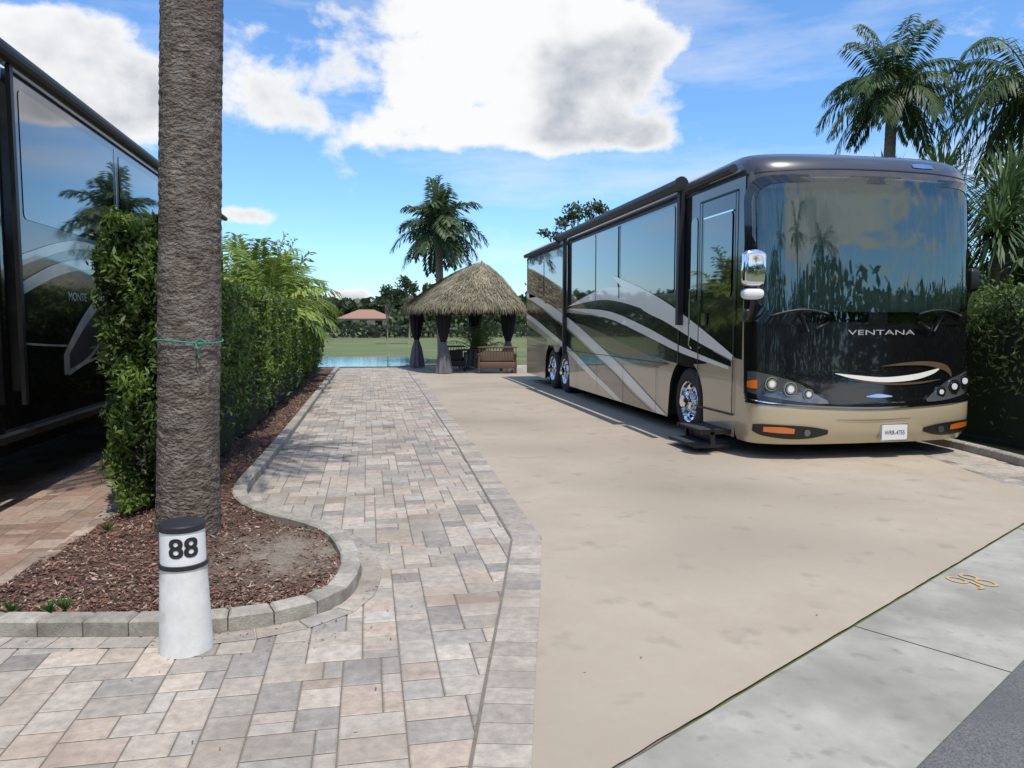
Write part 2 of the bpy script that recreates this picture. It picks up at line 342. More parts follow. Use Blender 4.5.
# ------------------------------------------------------------ palms
def palm_crown(parent,top,nf,Lf,leafL,lo,hi,droop=1.0,e0=1.2,e1=-.5,wid=.018,pairs=46,seed=0,stiff=.2,name='fronds'):
    r=random.Random(seed); Cs=[];Us=[];Vs=[];Co=[]; tb=MB()
    for i in range(nf):
        az=i*2.39996+r.uniform(-.25,.25); el=e0+(e1-e0)*(i/nf)**.9+r.uniform(-.12,.12); L_=Lf*r.uniform(.85,1.1)
        p=np.array(top,float); d=np.array([math.cos(az)*math.cos(el),math.sin(az)*math.cos(el),math.sin(el)]); pts=[p.copy()]; K=14
        dirs=[d.copy()]
        for k in range(K):
            p=p+d*L_/K; d=d+np.array([0,0,-1])*droop*.115*(.4+k/K); d/=np.linalg.norm(d); pts.append(p.copy()); dirs.append(d.copy())
        tb.tube(pts,[.022*(1-.85*k/K)*Lf/2.2 for k in range(K+1)],'leaf',K=5,col=(.16,.17,.05))
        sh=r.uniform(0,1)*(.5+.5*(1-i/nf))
        for k in range(pairs):
            t=.12+.88*k/pairs; f=t*K; a=min(int(f),K-1); w=f-a; q=pts[a]*(1-w)+pts[a+1]*w; dd=dirs[a]*(1-w)+dirs[a+1]*w
            side=np.cross(dd,[0,0,1]); ln=np.linalg.norm(side); side=side/ln if ln>.05 else np.array([1,0,0]); upv=np.cross(side,dd)
            ll=leafL*(math.sin(math.pi*min(.98,.12+.80*t))**.6)
            for s in(-1,1):
                ld=side*s*.85+dd*(.45+.35*t)+upv*r.uniform(-.1,.45)*1.0+np.array([0,0,-stiff])+np.array([r.uniform(-.12,.12) for _ in range(3)]); ld/=np.linalg.norm(ld)
                m_=q+ld*ll*.5; ld2=ld+np.array([0,0,-.55*droop]); ld2/=np.linalg.norm(ld2)
                e=m_+ld2*ll*.5; wv=np.cross(ld,upv); wv/=np.linalg.norm(wv)+1e-6
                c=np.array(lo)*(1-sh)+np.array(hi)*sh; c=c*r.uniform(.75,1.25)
                Cs+=[(q+m_)/2,(m_+e)/2]; Us+=[(m_-q)*.56,(e-m_)*.56]; Vs+=[wv*wid,wv*wid*.8]; Co+=[c,c*1.05]
    cards(name,np.array(Cs),np.array(Us),np.array(Vs),np.array(Co),'leaf',parent)
    tb.done('frond_stems',parent,smooth=True)
def trunk_mesh(base,top,r0,r1,ring,K=24,n=80,k='trunk2',amp=.04,seed=0,flare=0):
    b=MB(); vs=[];fs=[]
    B=np.array(base,float);T=np.array(top,float)
    for i in range(n+1):
        t=i/n; p=B*(1-t)+T*t; z=p[2]
        r=r0*(1-t)+r1*t+flare*math.exp(-z*3.5)
        for j in range(K):
            a=2*math.pi*j/K
            if K>30:
                cs_,sn_=math.cos(a),math.sin(a)
                rg=((z/ring+.9*mnoise.noise(Vector((cs_*1.6,sn_*1.6,z*3.5))))%1.0)
                am=amp*(.35+1.1*abs(mnoise.noise(Vector((cs_*2.5,sn_*2.5,z*4+9)))))
                crack=max(0,mnoise.noise(Vector((cs_*9,sn_*9,z*4)))-.15)*.09
                rr=r*(1+am*(.5-rg)-crack)*(1+.03*mnoise.noise(Vector((cs_*2,sn_*2,z*1.5)))+.022*mnoise.noise(Vector((cs_*11,sn_*11,z*19))))
            else:
                rg=(z/ring)%1.0
                rr=r*(1+amp*(.5-rg))*(1+.04*mnoise.noise(Vector((math.cos(a)*2,math.sin(a)*2,z*2+seed))))
            vs.append((p[0]+rr*math.cos(a),p[1]+rr*math.sin(a),z))
    for i in range(n):
        for j in range(K): fs.append((i*K+j,i*K+(j+1)%K,(i+1)*K+(j+1)%K,(i+1)*K+j))
    b.add(vs,fs,k); return b
pt=empty('palm_tree')
trunk_mesh((-1.33,5.85,0),(-.96,5.85,9.5),.214,.196,.07,K=72,n=640,k='trunk',amp=.045,flare=.02).done('trunk',pt,smooth=True)
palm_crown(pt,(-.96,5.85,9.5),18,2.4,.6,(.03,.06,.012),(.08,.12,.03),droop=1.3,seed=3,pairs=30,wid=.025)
sb=MB(); ring=[(-1.27+.230*math.cos(a),5.85+.230*math.sin(a),1.52+.012*math.sin(2*a)) for a in np.linspace(0,2*math.pi,40)]
sb.tube(ring,.005,'string',K=6); 
sb.tube([(-1.18,5.63,1.52),(-1.17,5.59,1.49),(-1.15,5.60,1.44),(-1.16,5.61,1.41)],.005,'string',K=6)
sb.tube([(-1.18,5.63,1.52),(-1.14,5.59,1.50),(-1.11,5.61,1.52),(-1.14,5.60,1.54),(-1.18,5.62,1.52)],.005,'string',K=6)
sb.done('string_tie',pt,smooth=True)
# ------------------------------------------------------------ bollard
bl=empty('numbered_bollard'); bx,by=-.925,3.97
b=MB(); b.lathe([(.128,.0),(.127,.03),(.118,.25),(.112,.40),(.111,.43)],(bx,by,.01),'z','postw',48); b.done('post',bl,smooth=True)
b=MB(); b.lathe([(.111,.43),(.116,.432),(.116,.452),(.108,.454)],(bx,by,.01),'z','blackp',48)
b.lathe([(.108,.452),(.106,.618)],(bx,by,.01),'z','bandw',48)
b.lathe([(.106,.616),(.110,.617),(.110,.643),(.106,.650),(.05,.655),(.0001,.656)],(bx,by,.01),'z','blackp',48); b.done('number_cap',bl,smooth=True,angle=40)
def textmesh(s,size,k,name,parent,fn):
    t=bpy.data.curves.new(name,'FONT'); t.body=s; t.size=size; t.align_x='CENTER'; t.align_y='CENTER'
    o=bpy.data.objects.new(name,t); sc.collection.objects.link(o); bpy.context.view_layer.update()
    me=bpy.data.meshes.new_from_object(o.evaluated_get(bpy.context.evaluated_depsgraph_get())); bpy.data.objects.remove(o)
    for v in me.vertices: v.co=Vector(fn(v.co.x,v.co.y))
    me.materials.clear(); me.materials.append(M[k]); o2=bpy.data.objects.new(name,me); sc.collection.objects.link(o2); o2.parent=parent; return o2
fa=math.atan2(-by,-bx)
for i,(ox,oy) in enumerate([(-.0035,-.002),(.0035,-.002),(-.0035,.002),(.0035,.002),(0,0)]):
    textmesh("88",.135,'blackp','number_%d'%i,bl,lambda x,y:(bx+(.1095+.0003*i)*math.cos(fa+.02+(x*1.05+ox)/.108),by+(.1095+.0003*i)*math.sin(fa+.02+(x*1.05+ox)/.108),.548+y+oy))
# ------------------------------------------------------------ hedges
def hedge(name,x0,x1,y0,y1,hf,n,lo,hi,size=.038,z0=.1,power=1.6):
    e=empty(name); b=MB()
    ny=int((y1-y0)/.3); K=12
    def prof(y,a,ins):
        bul=.14*mnoise.noise(Vector((y*.9,a*4,1)))+.09*mnoise.noise(Vector((y*2.5,a*9,5)))
        hh=hf(y)+.14*mnoise.noise(Vector((y*.7,0,9)))
        cx=(x0+x1)/2; w=(x1-x0)/2-ins+bul
        ang=math.pi*(1-a); ex=.40
        cxx=math.copysign(abs(math.cos(ang))**ex,math.cos(ang)); szz=abs(math.sin(ang))**ex
        return cx+w*cxx*(.82+.18*min(1,szz*1.2)), z0+(hh-ins-z0+bul*.5)*szz
    vs=[];fs=[]
    for i in range(ny+1):
        y=y0+.22+(y1-y0-.40)*i/ny
        for j in range(K+1): x,z=prof(y,j/K,.18); vs.append((x,y,z))
    for i in range(ny):
        for j in range(K): fs.append((i*(K+1)+j,i*(K+1)+j+1,(i+1)*(K+1)+j+1,(i+1)*(K+1)+j))
    fs.append(tuple(range(K+1))); fs.append(tuple(ny*(K+1)+j for j in range(K+1)))
    b.add(vs,fs,'core'); b.done('dark_core',e,smooth=True)  # solid dark core mesh added behind the leaves, no branches modelled
    C=np.empty((n,3)); bias=np.empty(n); sz=np.empty((n,1))
    for i in range(n):
        r=random.random()
        if r<.10:
            y=y0+random.uniform(.0,.3); a=random.random(); x,z=prof(y,a,0); q=random.random()**.5; cx=(x0+x1)/2; x=cx+(x-cx)*q; z=z0+(z-z0)*random.random()
            y-=max(0,mnoise.noise(Vector((x*3,z*3,2)))+.25)*.6*random.random()
            x+=mnoise.noise(Vector((z*3,7,1)))*.14
        else:
            y=y0+(y1-y0)*(random.random()**power); a=random.random(); x,z=prof(y,a,random.random()**1.6*.2-.05)
            if .1<a<.9 and random.random()<.14: z+=random.random()**2*.32*max(0,mnoise.noise(Vector((x*3,y*3,0)))+.35)
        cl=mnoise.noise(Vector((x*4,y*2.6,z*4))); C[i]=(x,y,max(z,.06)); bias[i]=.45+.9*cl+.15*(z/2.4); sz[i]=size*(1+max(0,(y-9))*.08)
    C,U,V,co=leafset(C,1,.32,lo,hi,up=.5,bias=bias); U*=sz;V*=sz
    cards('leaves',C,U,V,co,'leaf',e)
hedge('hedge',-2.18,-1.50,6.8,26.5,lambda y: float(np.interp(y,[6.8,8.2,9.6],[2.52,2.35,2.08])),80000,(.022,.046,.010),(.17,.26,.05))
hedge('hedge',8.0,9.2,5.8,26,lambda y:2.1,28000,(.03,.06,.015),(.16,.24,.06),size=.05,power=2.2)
# ------------------------------------------------------------ motorhome
class Coach:
    def __init__(s,Xc,hw,Yc,Yr,zm,B=.45,n=2.9): s.Xc,s.hw,s.Yc,s.Yr,s.zm,s.B,s.n=Xc,hw,Yc,Yr,zm,B,n
    def lean(s,z):
        return float(np.interp(z,[.2,.3,.45,.7,.8,1.1,1.7,2.6,3.24,3.35,3.45,3.53,3.59,3.62],[.10,.03,.0,.0,.05,.06,.09,.13,.19,.21,.25,.33,.48,.75]))
    def ins(s,z): return float(np.interp(z,[.2,.3,3.4,3.47,3.53,3.59,3.62],[.04,0,0,.012,.035,.09,.18]))
    def F(s,x,z,off=0):
        hw=s.hw; q=max(-.99995,min(.99995,(x-s.Xc)/hw)); t=(1-abs(q)**s.n)**(1/s.n)
        y=s.Yc+s.lean(z)+s.B*(1-t); nx=math.copysign(abs(q)**(s.n-1)/hw,q); ny=-(t**(s.n-1))/s.B; l=math.hypot(nx,ny)
        sh=(hw-s.ins(z))/hw
        return (s.Xc+(x-s.Xc)*sh+nx/l*off,y+ny/l*off,s.zm(z))
    def xt(s,u):
        return s.Xc+s.hw*math.copysign(abs(math.sin(u*math.pi/2))**(2/s.n),u)
    def patch(s,mb,pts,off,k,nz=4,per=6,smooth=True):
        P=catmull(pts,per) if smooth else [np.array(p) for p in pts]
        vs=[];fs=[]
        for p in P:
            for j in range(nz+1): z=p[1]+(p[2]-p[1])*j/nz; vs.append(s.F(p[0],z,off))
        for i in range(len(P)-1):
            for j in range(nz): a=i*(nz+1)+j; fs.append((a,a+nz+1,a+nz+2,a+1))
        mb.add(vs,fs,k)
    def body(s,parent,frontlow,side,fronthi,cap,arch,zsplit=.7):
        Z=[.2,.26,.35,.5,zsplit,.8,1.1,1.4,1.74,2.0,2.3,2.6,2.9,3.24,3.33,3.4,3.45,3.49,3.53,3.56,3.59,3.61,3.62]
        nu=36; us=np.linspace(-1,1,nu+1); mb=MB()
        def front(z): return [s.F(s.xt(u),z) for u in us]
        Fr=[front(z) for z in Z]
        rr=lambda z: s.Yr-(.0 if z<3.45 else s.ins(z))
        for i in range(len(Z)-1):
            for j in range(nu):
                um=(us[j]+us[j+1])/2
                if 1.7<(Z[i]+Z[i+1])/2<3.24 and abs(um)<.86: continue
                zc=(Z[i]+Z[i+1])/2; k=frontlow if zc<zsplit else (cap if zc>3.24 else fronthi)
                mb.add([Fr[i][j],Fr[i][j+1],Fr[i+1][j+1],Fr[i+1][j]],[(0,1,2,3)],k)
            for sx in(0,-1):
                a=Fr[i][sx];b_=Fr[i+1][sx]; ysp=s.Yc+s.B+.25
                zc=(Z[i]+Z[i+1])/2; k=side if zc<3.4 else cap
                f0=(a,(a[0],max(ysp,a[1]),a[2]),(b_[0],max(ysp,b_[1]),b_[2]),b_)
                mb.add(f0,[(0,1,2,3)],frontlow if zc<zsplit else k)
                if zc>1.1: mb.add([(a[0],max(ysp,a[1]),a[2]),(a[0],rr(Z[i]),a[2]),(b_[0],rr(Z[i+1]),b_[2]),(b_[0],max(ysp,b_[1]),b_[2])],[(0,1,2,3)],k)
            mb.add([(Fr[i][0][0],rr(Z[i]),Fr[i][0][2]),(Fr[i][-1][0],rr(Z[i]),Fr[i][0][2]),(Fr[i+1][-1][0],rr(Z[i+1]),Fr[i+1][0][2]),(Fr[i+1][0][0],rr(Z[i+1]),Fr[i+1][0][2])],[(0,1,2,3)],side if Z[i]<3.3 else cap)
        top=[p for p in Fr[-1]]+[(Fr[-1][-1][0],s.Yr-.22,Fr[-1][0][2]),(Fr[-1][0][0],s.Yr-.22,Fr[-1][0][2])]
        mb.add(top,[tuple(range(len(top)))],'roofm')
        mb.done('body_shell',parent,smooth=True,merge=True,angle=35)
        for X,sg in((s.Xc-s.hw,1),(s.Xc+s.hw,-1)):
            pb=MB(); ys=np.arange(s.Yc+s.B+.25,s.Yr,.04).tolist()+[s.Yr]; zt=s.zm(1.1)
            def bot(y):
                z=s.zm(.22)
                for w in arch:
                    d=abs(y-w)
                    if d<.61: z=max(z,.52+math.sqrt(max(0,.61**2-d*d)))
                for w,w2 in zip(arch,arch[1:]):
                    if w2-w<1.6 and w<y<w2: z=max(z,.95)
                return min(z,zt-.01)
            for y,y2 in zip(ys,ys[1:]):
                a,b_=bot(y),bot(y2)
                pb.add([(X,y,a),(X,y2,b_),(X,y2,zt),(X,y,zt)],[(0,1,2,3)],side)
                pb.add([(X,y,a),(X,y2,b_),(X+.05*sg,y2,b_),(X+.05*sg,y,a)],[(0,1,2,3)],'plastic')
            pb.done('side_skirt',parent,smooth=False)
        ub=MB(); ub.box(s.Xc-s.hw+.38,s.Xc+s.hw-.38,s.Yc+.7,s.Yr-.05,.32,s.zm(1.0),'under'); ub.box(s.Xc-s.hw+.04,s.Xc+s.hw-.04,s.Yc+.6,s.Yr-.05,s.zm(1.02),s.zm(1.09),'under')
        yy=[s.Yc+.7]+[q for w in arch for q in (w-.63,w+.63)]+[s.Yr-.05]
        for i in range(0,len(yy),2):
            if yy[i+1]>yy[i]: ub.box(s.Xc-s.hw+.06,s.Xc+s.hw-.06,yy[i],yy[i+1],s.zm(.26),s.zm(1.0),'under')
        ub.done('underbody',parent)
def wheel(parent,x,y,sg,name='wheel',z=.515):
    b=MB(); w=.28
    prof=[(.30,.0),(.36,-.012),(.44,-.01),(.485,.02),(.5,.06),(.5,w-.06),(.485,w-.02),(.44,w),(.30,w)]
    b.lathe([(r,h*sg) for r,h in prof],(x,y,z),'x','rubber',48)
    rim=[(.30,.0),(.295,-.012),(.28,-.005),(.265,.05),(.20,.085),(.155,.07),(.14,.0),(.135,-.03),(.10,-.045),(.095,-.10),(.07,-.115),(.0001,-.118)]
    b.lathe([(r,h*sg) for r,h in rim],(x,y,z),'x','chrome',48)
    for i in range(10):
        a=2*math.pi*i/10
        c=(x+.066*sg,y+.232*math.cos(a),z+.232*math.sin(a))
        b.lathe([(.026,0),(.026,-.012*sg),(.0001,-.012*sg)],c,'x','under',12)
        a+=.314; c=(x+.06*sg,y+.168*math.cos(a),z+.168*math.sin(a)); b.lathe([(.013,0),(.013,-.05*sg),(.004,-.065*sg)],c,'x','chrome',8)
    b.done(name,parent,smooth=True,angle=40)
rv=empty('motorhome')
A=Coach(6.0,1.5,8.08,21.45,lambda z: z if z<3.24 else 3.24+(z-3.24)*1.3)
A.body(rv,'beige','beige','black','darkgrey',[10.29,17.33,18.52])
for i,y in enumerate([10.29,17.33,18.52]): wheel(rv,4.56,y,1,name='wheel_%d'%(i+1)); wheel(rv,7.44,y,-1,name='wheel_%d'%(i+4))
XS=4.5
def side(mb,poly,off,k,X=XS,sg=-1):
    mb.add([(X+sg*off,y,z) for y,z in poly],[tuple(range(len(poly)))],k)
def band(mb,up,lo,off,k,X=XS,sg=-1,per=6):
    u=catmull(up,per);l=catmull(lo,per); n=max(len(u),len(l))
    def rs(P):
        P=np.array(P); return np.stack([np.interp(np.linspace(0,1,n),np.linspace(0,1,len(P)),P[:,i]) for i in(0,1)],1)
    u,l=rs(u),rs(l)
    vs=[(X+sg*off,*p) for p in u]+[(X+sg*off,*p) for p in l]; mb.add(vs,[(i,i+1,n+i+1,n+i) for i in range(n-1)],k)
g=MB()
YR=21.44
side(g,[(8.62,2.0),(8.62,3.42),(YR,3.42),(YR,2.0)],.003,'black')
band(g,[(8.62,2.01),(12,2.01),(16,2.01),(YR,2.01)],[(8.62,1.20),(11.7,1.52),(15.5,1.95),(YR,2.0)],.0035,'black')
band(g,[(8.80,1.24),(9.83,1.60),(11.0,1.96),(12.2,2.25),(13.7,2.55)],[(8.80,1.18),(9.82,1.38),(11.0,1.66),(12.2,1.92),(13.7,2.55)],.018,'cream')
band(g,[(12.0,2.14),(13.3,2.30),(14.6,2.29),(16.9,2.02)],[(12.0,1.88),(13.3,2.04),(14.6,2.10),(16.9,2.02)],.0135,'cream')
band(g,[(8.9,1.17),(10.5,1.50),(12,1.84),(14,2.02),(17.0,2.0)],[(8.9,1.10),(10.5,1.32),(12,1.60),(14,1.90),(17.0,1.96)],.005,'black')
band(g,[(8.95,1.10),(10.5,1.32),(12,1.60),(14,1.88),(16.8,1.98)],[(8.95,1.06),(10.5,1.22),(12,1.46),(14,1.75),(16.8,1.96)],.0062,'cream')
band(g,[(9.6,1.13),(10.6,1.24),(12,1.46),(14,1.74),(17.2,1.90)],[(9.6,1.10),(10.6,1.06),(12,1.16),(14,1.42),(17.2,1.74)],.0055,'black')
band(g,[(10.9,1.04),(12,1.16),(14,1.42),(16,1.64),(17.8,1.70)],[(10.9,1.02),(12,.96),(14,1.18),(16,1.46),(17.8,1.64)],.0068,'tan')
band(g,[(11.3,.96),(12.5,1.0),(14,1.16),(15.6,1.40)],[(11.3,.95),(12.5,.95),(14,1.10),(15.6,1.38)],.0072,'black')
band(g,[(10.95,.235),(12.1,.58),(13.2,.90),(14.4,1.20),(16,1.59),(17.6,1.92),(19.5,2.26),(YR,2.52)],[(11.35,.235),(12.35,.46),(13.4,.74),(14.6,1.02),(16.2,1.40),(17.8,1.72),(19.6,2.08),(YR,2.38)],.012,'cream')
band(g,[(11.6,.235),(12.6,.46),(13.6,.74),(14.85,1.01),(16.35,1.37),(18,1.70),(19.7,2.05),(YR,2.34)],[(13.0,.235),(13.8,.42),(14.8,.66),(15.9,.90),(17.2,1.18),(18.5,1.42),(20.0,1.70),(YR,1.92)],.009,'black')
band(g,[(13.0,.235),(13.8,.42),(15.0,.69),(16.0,.93),(17.3,1.20),(18.6,1.44),(20.1,1.72),(YR,1.93)],[(13.4,.235),(14.2,.40),(15.3,.62),(16.3,.85),(17.5,1.12),(18.8,1.34),(20.2,1.60),(YR,1.80)],.010,'cream')
band(g,[(19.0,1.22),(19.8,1.36),(YR,1.6)],[(19.1,1.15),(19.9,1.18),(YR,1.30)],.009,'black')
g.done('paint_swooshes',rv)
g=MB()
def win(y0,y1,z0,z1,off=.012,r=.07,k='win'):
    pts=[]
    for cy,cz,a0 in((y1-r,z1-r,0),(y0+r,z1-r,90),(y0+r,z0+r,180),(y1-r,z0+r,270)):
        for a in range(0,91,18): pts.append((cy+r*math.cos(R(a0+a)),cz+r*math.sin(R(a0+a))))
    side(g,pts,off,k)
win(19.3,21.1,2.35,3.22); win(17.35,19.15,2.15,3.22); win(14.75,16.5,2.12,3.40);win(13.35,14.65,2.2,3.40);win(10.75,13.2,2.1,3.38)
win(9.95,10.15,1.95,3.1); win(8.92,9.72,1.98,3.05,off=.016)
g.done('side_windows',rv)
d=MB()
def vline(y,z0,z1,w=.012,k='plastic',off=.0145): side(d,[(y-w,z0),(y+w,z0),(y+w,z1),(y-w,z1)],off,k)
def hline(z,y0,y1,w=.012,k='plastic',off=.0147): side(d,[(y0,z-w),(y1,z-w),(y1,z+w),(y0,z+w)],off,k)
vline(8.82,.5,3.28,off=.0205);vline(9.85,.5,3.28,off=.0205);hline(.5,8.8,9.87);hline(3.28,8.8,9.87)
hline(3.05,8.9,9.74,.01,'chrome',.0185)
vline(13.27,2.1,3.4,.02,'plastic',.0165);vline(14.70,2.1,3.4,.012,'plastic',.0165)
d.box(4.455,4.482,9.60,9.72,1.62,1.78,'chrome')
d.tube([(4.44,9.98,1.3),(4.40,9.98,1.33),(4.40,9.98,2.1),(4.44,9.98,2.13)],.013,'chrome',K=8)
for y in(11.4,13.0,14.6,16.1): vline(y,.24,1.02,.005)
hline(1.03,11.0,16.7,.006); hline(1.03,19.2,21.3,.006)
for y in (10.55,17.15): vline(y,1.05,3.4,.014)
hline(3.44,8.6,21.4,.018,'plastic',.016)
d.done('entry_door_and_seams',rv)
aw=MB()
aw.tube([(4.36,10.25,3.60),(4.36,17.2,3.60)],.085,'blackp',K=14); aw.tube([(4.40,8.75,3.52),(4.40,10.1,3.52)],.055,'blackp',K=12); aw.tube([(4.40,17.4,3.52),(4.40,21.2,3.52)],.055,'blackp',K=12)
for y in(10.42,16.97): aw.box(4.40,4.48,y-.045,y+.045,.95 if y>12 else 1.62,3.6,'blackp')
for y in(10.24,17.21): aw.tube([(4.36,y-.03,3.60),(4.36,y+.03,3.60)],.10,'plastic',K=14)
aw.done('awnings',rv,smooth=True,angle=40)
ac=MB()
for y in(11.9,15.2,18.8): ac.rbox((6.0,y,3.80),(.9,1.2,.2),'darkgrey',.06)
ac.done('roof_air_conditioners',rv,smooth=True,angle=40)
f=MB(); XL,XR=4.5,7.5; XM=6.0
A.patch(f,[(XL+.035,1.9,3.1),(XL+.06,1.8,3.2),(XL+.16,1.73,3.28),(XL+.4,1.68,3.33),(XM,1.66,3.345),(XR-.4,1.68,3.33),(XR-.16,1.73,3.28),(XR-.06,1.8,3.2),(XR-.035,1.9,3.1)],.010,'glass',nz=12)
f.done('windshield',rv,smooth=True)
f=MB()
def ringpatch(outer,inner,off,k):
    N_=120; vs=[]
    for i in range(N_):
        for lst in(outer,inner):
            (xa,xb,za,zb,r)=lst; t=2*math.pi*i/N_
            cx,cz=(xa+xb)/2,(za+zb)/2; x=cx+(xb-xa)/2*math.copysign(abs(math.cos(t))**r,math.cos(t)); z=cz+(zb-za)/2*math.copysign(abs(math.sin(t))**r,math.sin(t)); vs.append(A.F(x,z,off))
    f.add(vs,[(2*i,2*((i+1)%N_),2*((i+1)%N_)+1,2*i+1) for i in range(N_)],k)
ringpatch((XL+.002,XR-.002,1.63,3.36,.12),(XL+.07,XR-.07,1.78,3.29,.15),.016,'black')
f.done('windshield_frame',rv,smooth=True)
c=MB(); vs=[];fs=[]; NU=260
for i in range(NU+1):
    u=-.93+1.86*i/NU; x=A.Xc+(A.xt(u)-A.Xc)*.96
    ph=.035*math.sin(i*.62+1.3*mnoise.noise(Vector((i*.03,0,0))))
    for z in(1.66,2.5,3.40):
        p=A.F(x,z,-.10+ph); vs.append(p)
for i in range(NU):
    for j in range(2): a=i*3+j; fs.append((a,a+3,a+4,a+1))
c.add(vs,fs,'curtain_in'); c.done('cab_curtain',rv,smooth=True)
f=MB()
for sgn in(-1,1):
    def mx(x): return x if sgn<0 else 2*A.Xc-x
    def pp(pts): 
        q=[(mx(a),b1,c1) for a,b1,c1 in pts]; return q if sgn<0 else q[::-1]
    A.patch(f,pp([(4.502,.80,1.10),(4.56,.76,1.10),(4.75,.72,1.06),(5.0,.69,.98),(5.25,.67,.84),(5.42,.67,.69)]),.008,'black')
    A.patch(f,pp([(4.51,.83,1.07),(4.56,.80,1.07),(4.75,.76,1.02),(5.0,.72,.94),(5.22,.70,.80),(5.34,.70,.73)]),.014,'lens')
    for lx,lz,lr in((4.70,.93,.085),(4.90,.87,.085),(5.11,.81,.065)):
        x,y,z=A.F(mx(lx),lz,.018)
        f.tube([(x,y+.02,z),(x,y-.02,z)],[lr*.95,lr],'chrome',K=24); f.tube([(x,y-.01,z),(x,y-.0215,z)],lr*.86,'plastic',K=24)
        f.tube([(x,y-.0,z),(x,y-.026,z)],[lr*.64,lr*.70],'chrome',K=20); f.tube([(x,y-.0,z),(x,y-.029,z)],[lr*.4,lr*.46],'whitep',K=20)
    A.patch(f,pp([(4.51,.88,.95),(4.54,.87,.97),(4.575,.87,.97)]),.020,'amber')
    A.patch(f,pp([(4.53,.36,.44),(4.62,.31,.45),(4.9,.27,.44),(5.15,.28,.42),(5.36,.33,.38)]),.008,'plastic')
    A.patch(f,pp([(4.62,.36,.42),(4.8,.345,.42),(4.95,.34,.40)]),.016,'amber')
    x,y,z=A.F(mx(5.1),.35,.015); f.tube([(x,y+.02,z),(x,y-.01,z)],.04,'lens',K=18)
A.patch(f,[(XL,.735,.745),(XL+.2,.695,.71),(5.2,.655,.675),(XM,.625,.648),(6.8,.655,.675),(XR-.2,.695,.71),(XR,.735,.745)],.012,'chrome',nz=2)
A.patch(f,[(XL,.69,.71),(XL+.2,.68,.72),(5.2,.655,.75),(XM,.62,.72),(6.8,.655,.75),(XR-.2,.68,.72),(XR,.69,.71)],.006,'black',nz=2)
A.patch(f,[(5.45,1.05,1.055),(5.7,.985,1.03),(6.1,.94,1.0),(6.5,.96,1.03),(6.78,1.03,1.08),(6.90,1.10,1.105)],.009,'cream',nz=2)
A.patch(f,[(6.05,1.13,1.132),(6.4,1.14,1.175),(6.7,1.13,1.185),(6.95,1.07,1.15),(7.06,1.0,1.07),(7.08,.97,.975)],.011,'tan',nz=2)
A.patch(f,[(5.62,.975,.98),(5.9,.935,.95),(6.2,.905,.925),(6.6,.915,.94),(6.9,.96,.965)],.009,'tan',nz=2)
A.patch(f,[(5.45,.50,.505),(5.95,.485,.495),(6.45,.50,.505)],.006,'tan',nz=1)
A.patch(f,[(5.85,.765,.775),(6.02,.755,.80),(6.2,.765,.775)],.012,'chrome',nz=2)
A.patch(f,[(XL+.06,3.385,3.395),(5.2,3.41,3.42),(XM,3.42,3.43),(6.8,3.41,3.42),(XR-.06,3.385,3.395)],.006,'plastic',nz=1)
A.patch(f,[(6.55,3.465,3.50),(6.7,3.46,3.51),(6.85,3.465,3.50)],.012,'chrome',nz=2)
f.done('front_trim_and_lamps',rv,smooth=True,angle=40)
textmesh("VENTANA",.085,'silver','front_lettering',rv,lambda x,y:A.F(6.06+x*2.3,1.535+y,.013))
px_,py_,pz_=A.F(6.23,.34,.02)
p=MB(); p.box(px_-.17,px_+.17,py_-.008,py_+.02,.245,.425,'plate'); p.box(px_-.185,px_+.185,py_-.0,py_+.03,.23,.44,'chrome'); p.done('licence_plate',rv)
textmesh("WRR-4755",.07,'blackp','plate_number',rv,lambda x,y:(px_+x*.85,py_-.011,.33+y*1.1))
w=MB()
for x0,x1,x2 in((5.05,5.35,4.70),(6.85,6.55,7.20)):
    w.tube([A.F((x0+x1)/2,1.58,.03),A.F(x1,1.66,.05)],.014,'plastic',K=8)
    pts=[A.F(x2+(x1-x2)*t,1.735+.06*math.sin(math.pi*t)+.02*t,.035) for t in np.linspace(0,1,9)]
    w.tube(pts,.016,'plastic',K=6)
    w.tube([A.F(x0+ (x1-x0)*.2,1.55,.02),A.F((x1+x2)/2,1.74,.06)],.013,'plastic',K=6)
w.done('wipers',rv,smooth=True)
mi=MB()
mi.rbox((4.30,8.02,2.27),(.26,.16,.42),'chrome',.07,rot=-.15); mi.rbox((4.30,8.03,1.98),(.24,.15,.13),'whitep',.05,rot=-.15)
mi.tube([(4.33,8.06,1.94),(4.36,8.15,1.78),(4.46,8.4,1.70),(4.53,8.5,1.72)],.028,'plastic',K=10)
mi.rbox((4.50,8.50,1.74),(.10,.12,.16),'plastic',.03)
mi.rbox((7.66,8.6,2.20),(.13,.14,.30),'plastic',.05); mi.tube([(7.65,8.6,2.05),(7.58,8.62,1.85),(7.46,8.65,1.78)],.022,'plastic',K=10)
mi.done('mirrors',rv,smooth=True,angle=50)
s_=MB()
s_.box(4.12,4.50,8.86,9.62,.27,.30,'tread'); s_.box(3.98,4.28,8.86,9.62,.10,.13,'tread')
for y in(8.85,9.61): s_.box(4.0,4.48,y,y+.02,.08,.12,'plastic'); s_.box(4.22,4.27,y,y+.02,.12,.28,'plastic'); s_.box(4.1,4.55,y,y+.02,.25,.31,'plastic')
s_.box(4.285,4.30,8.88,9.6,.12,.27,'plastic')
s_.done('entry_steps',rv)
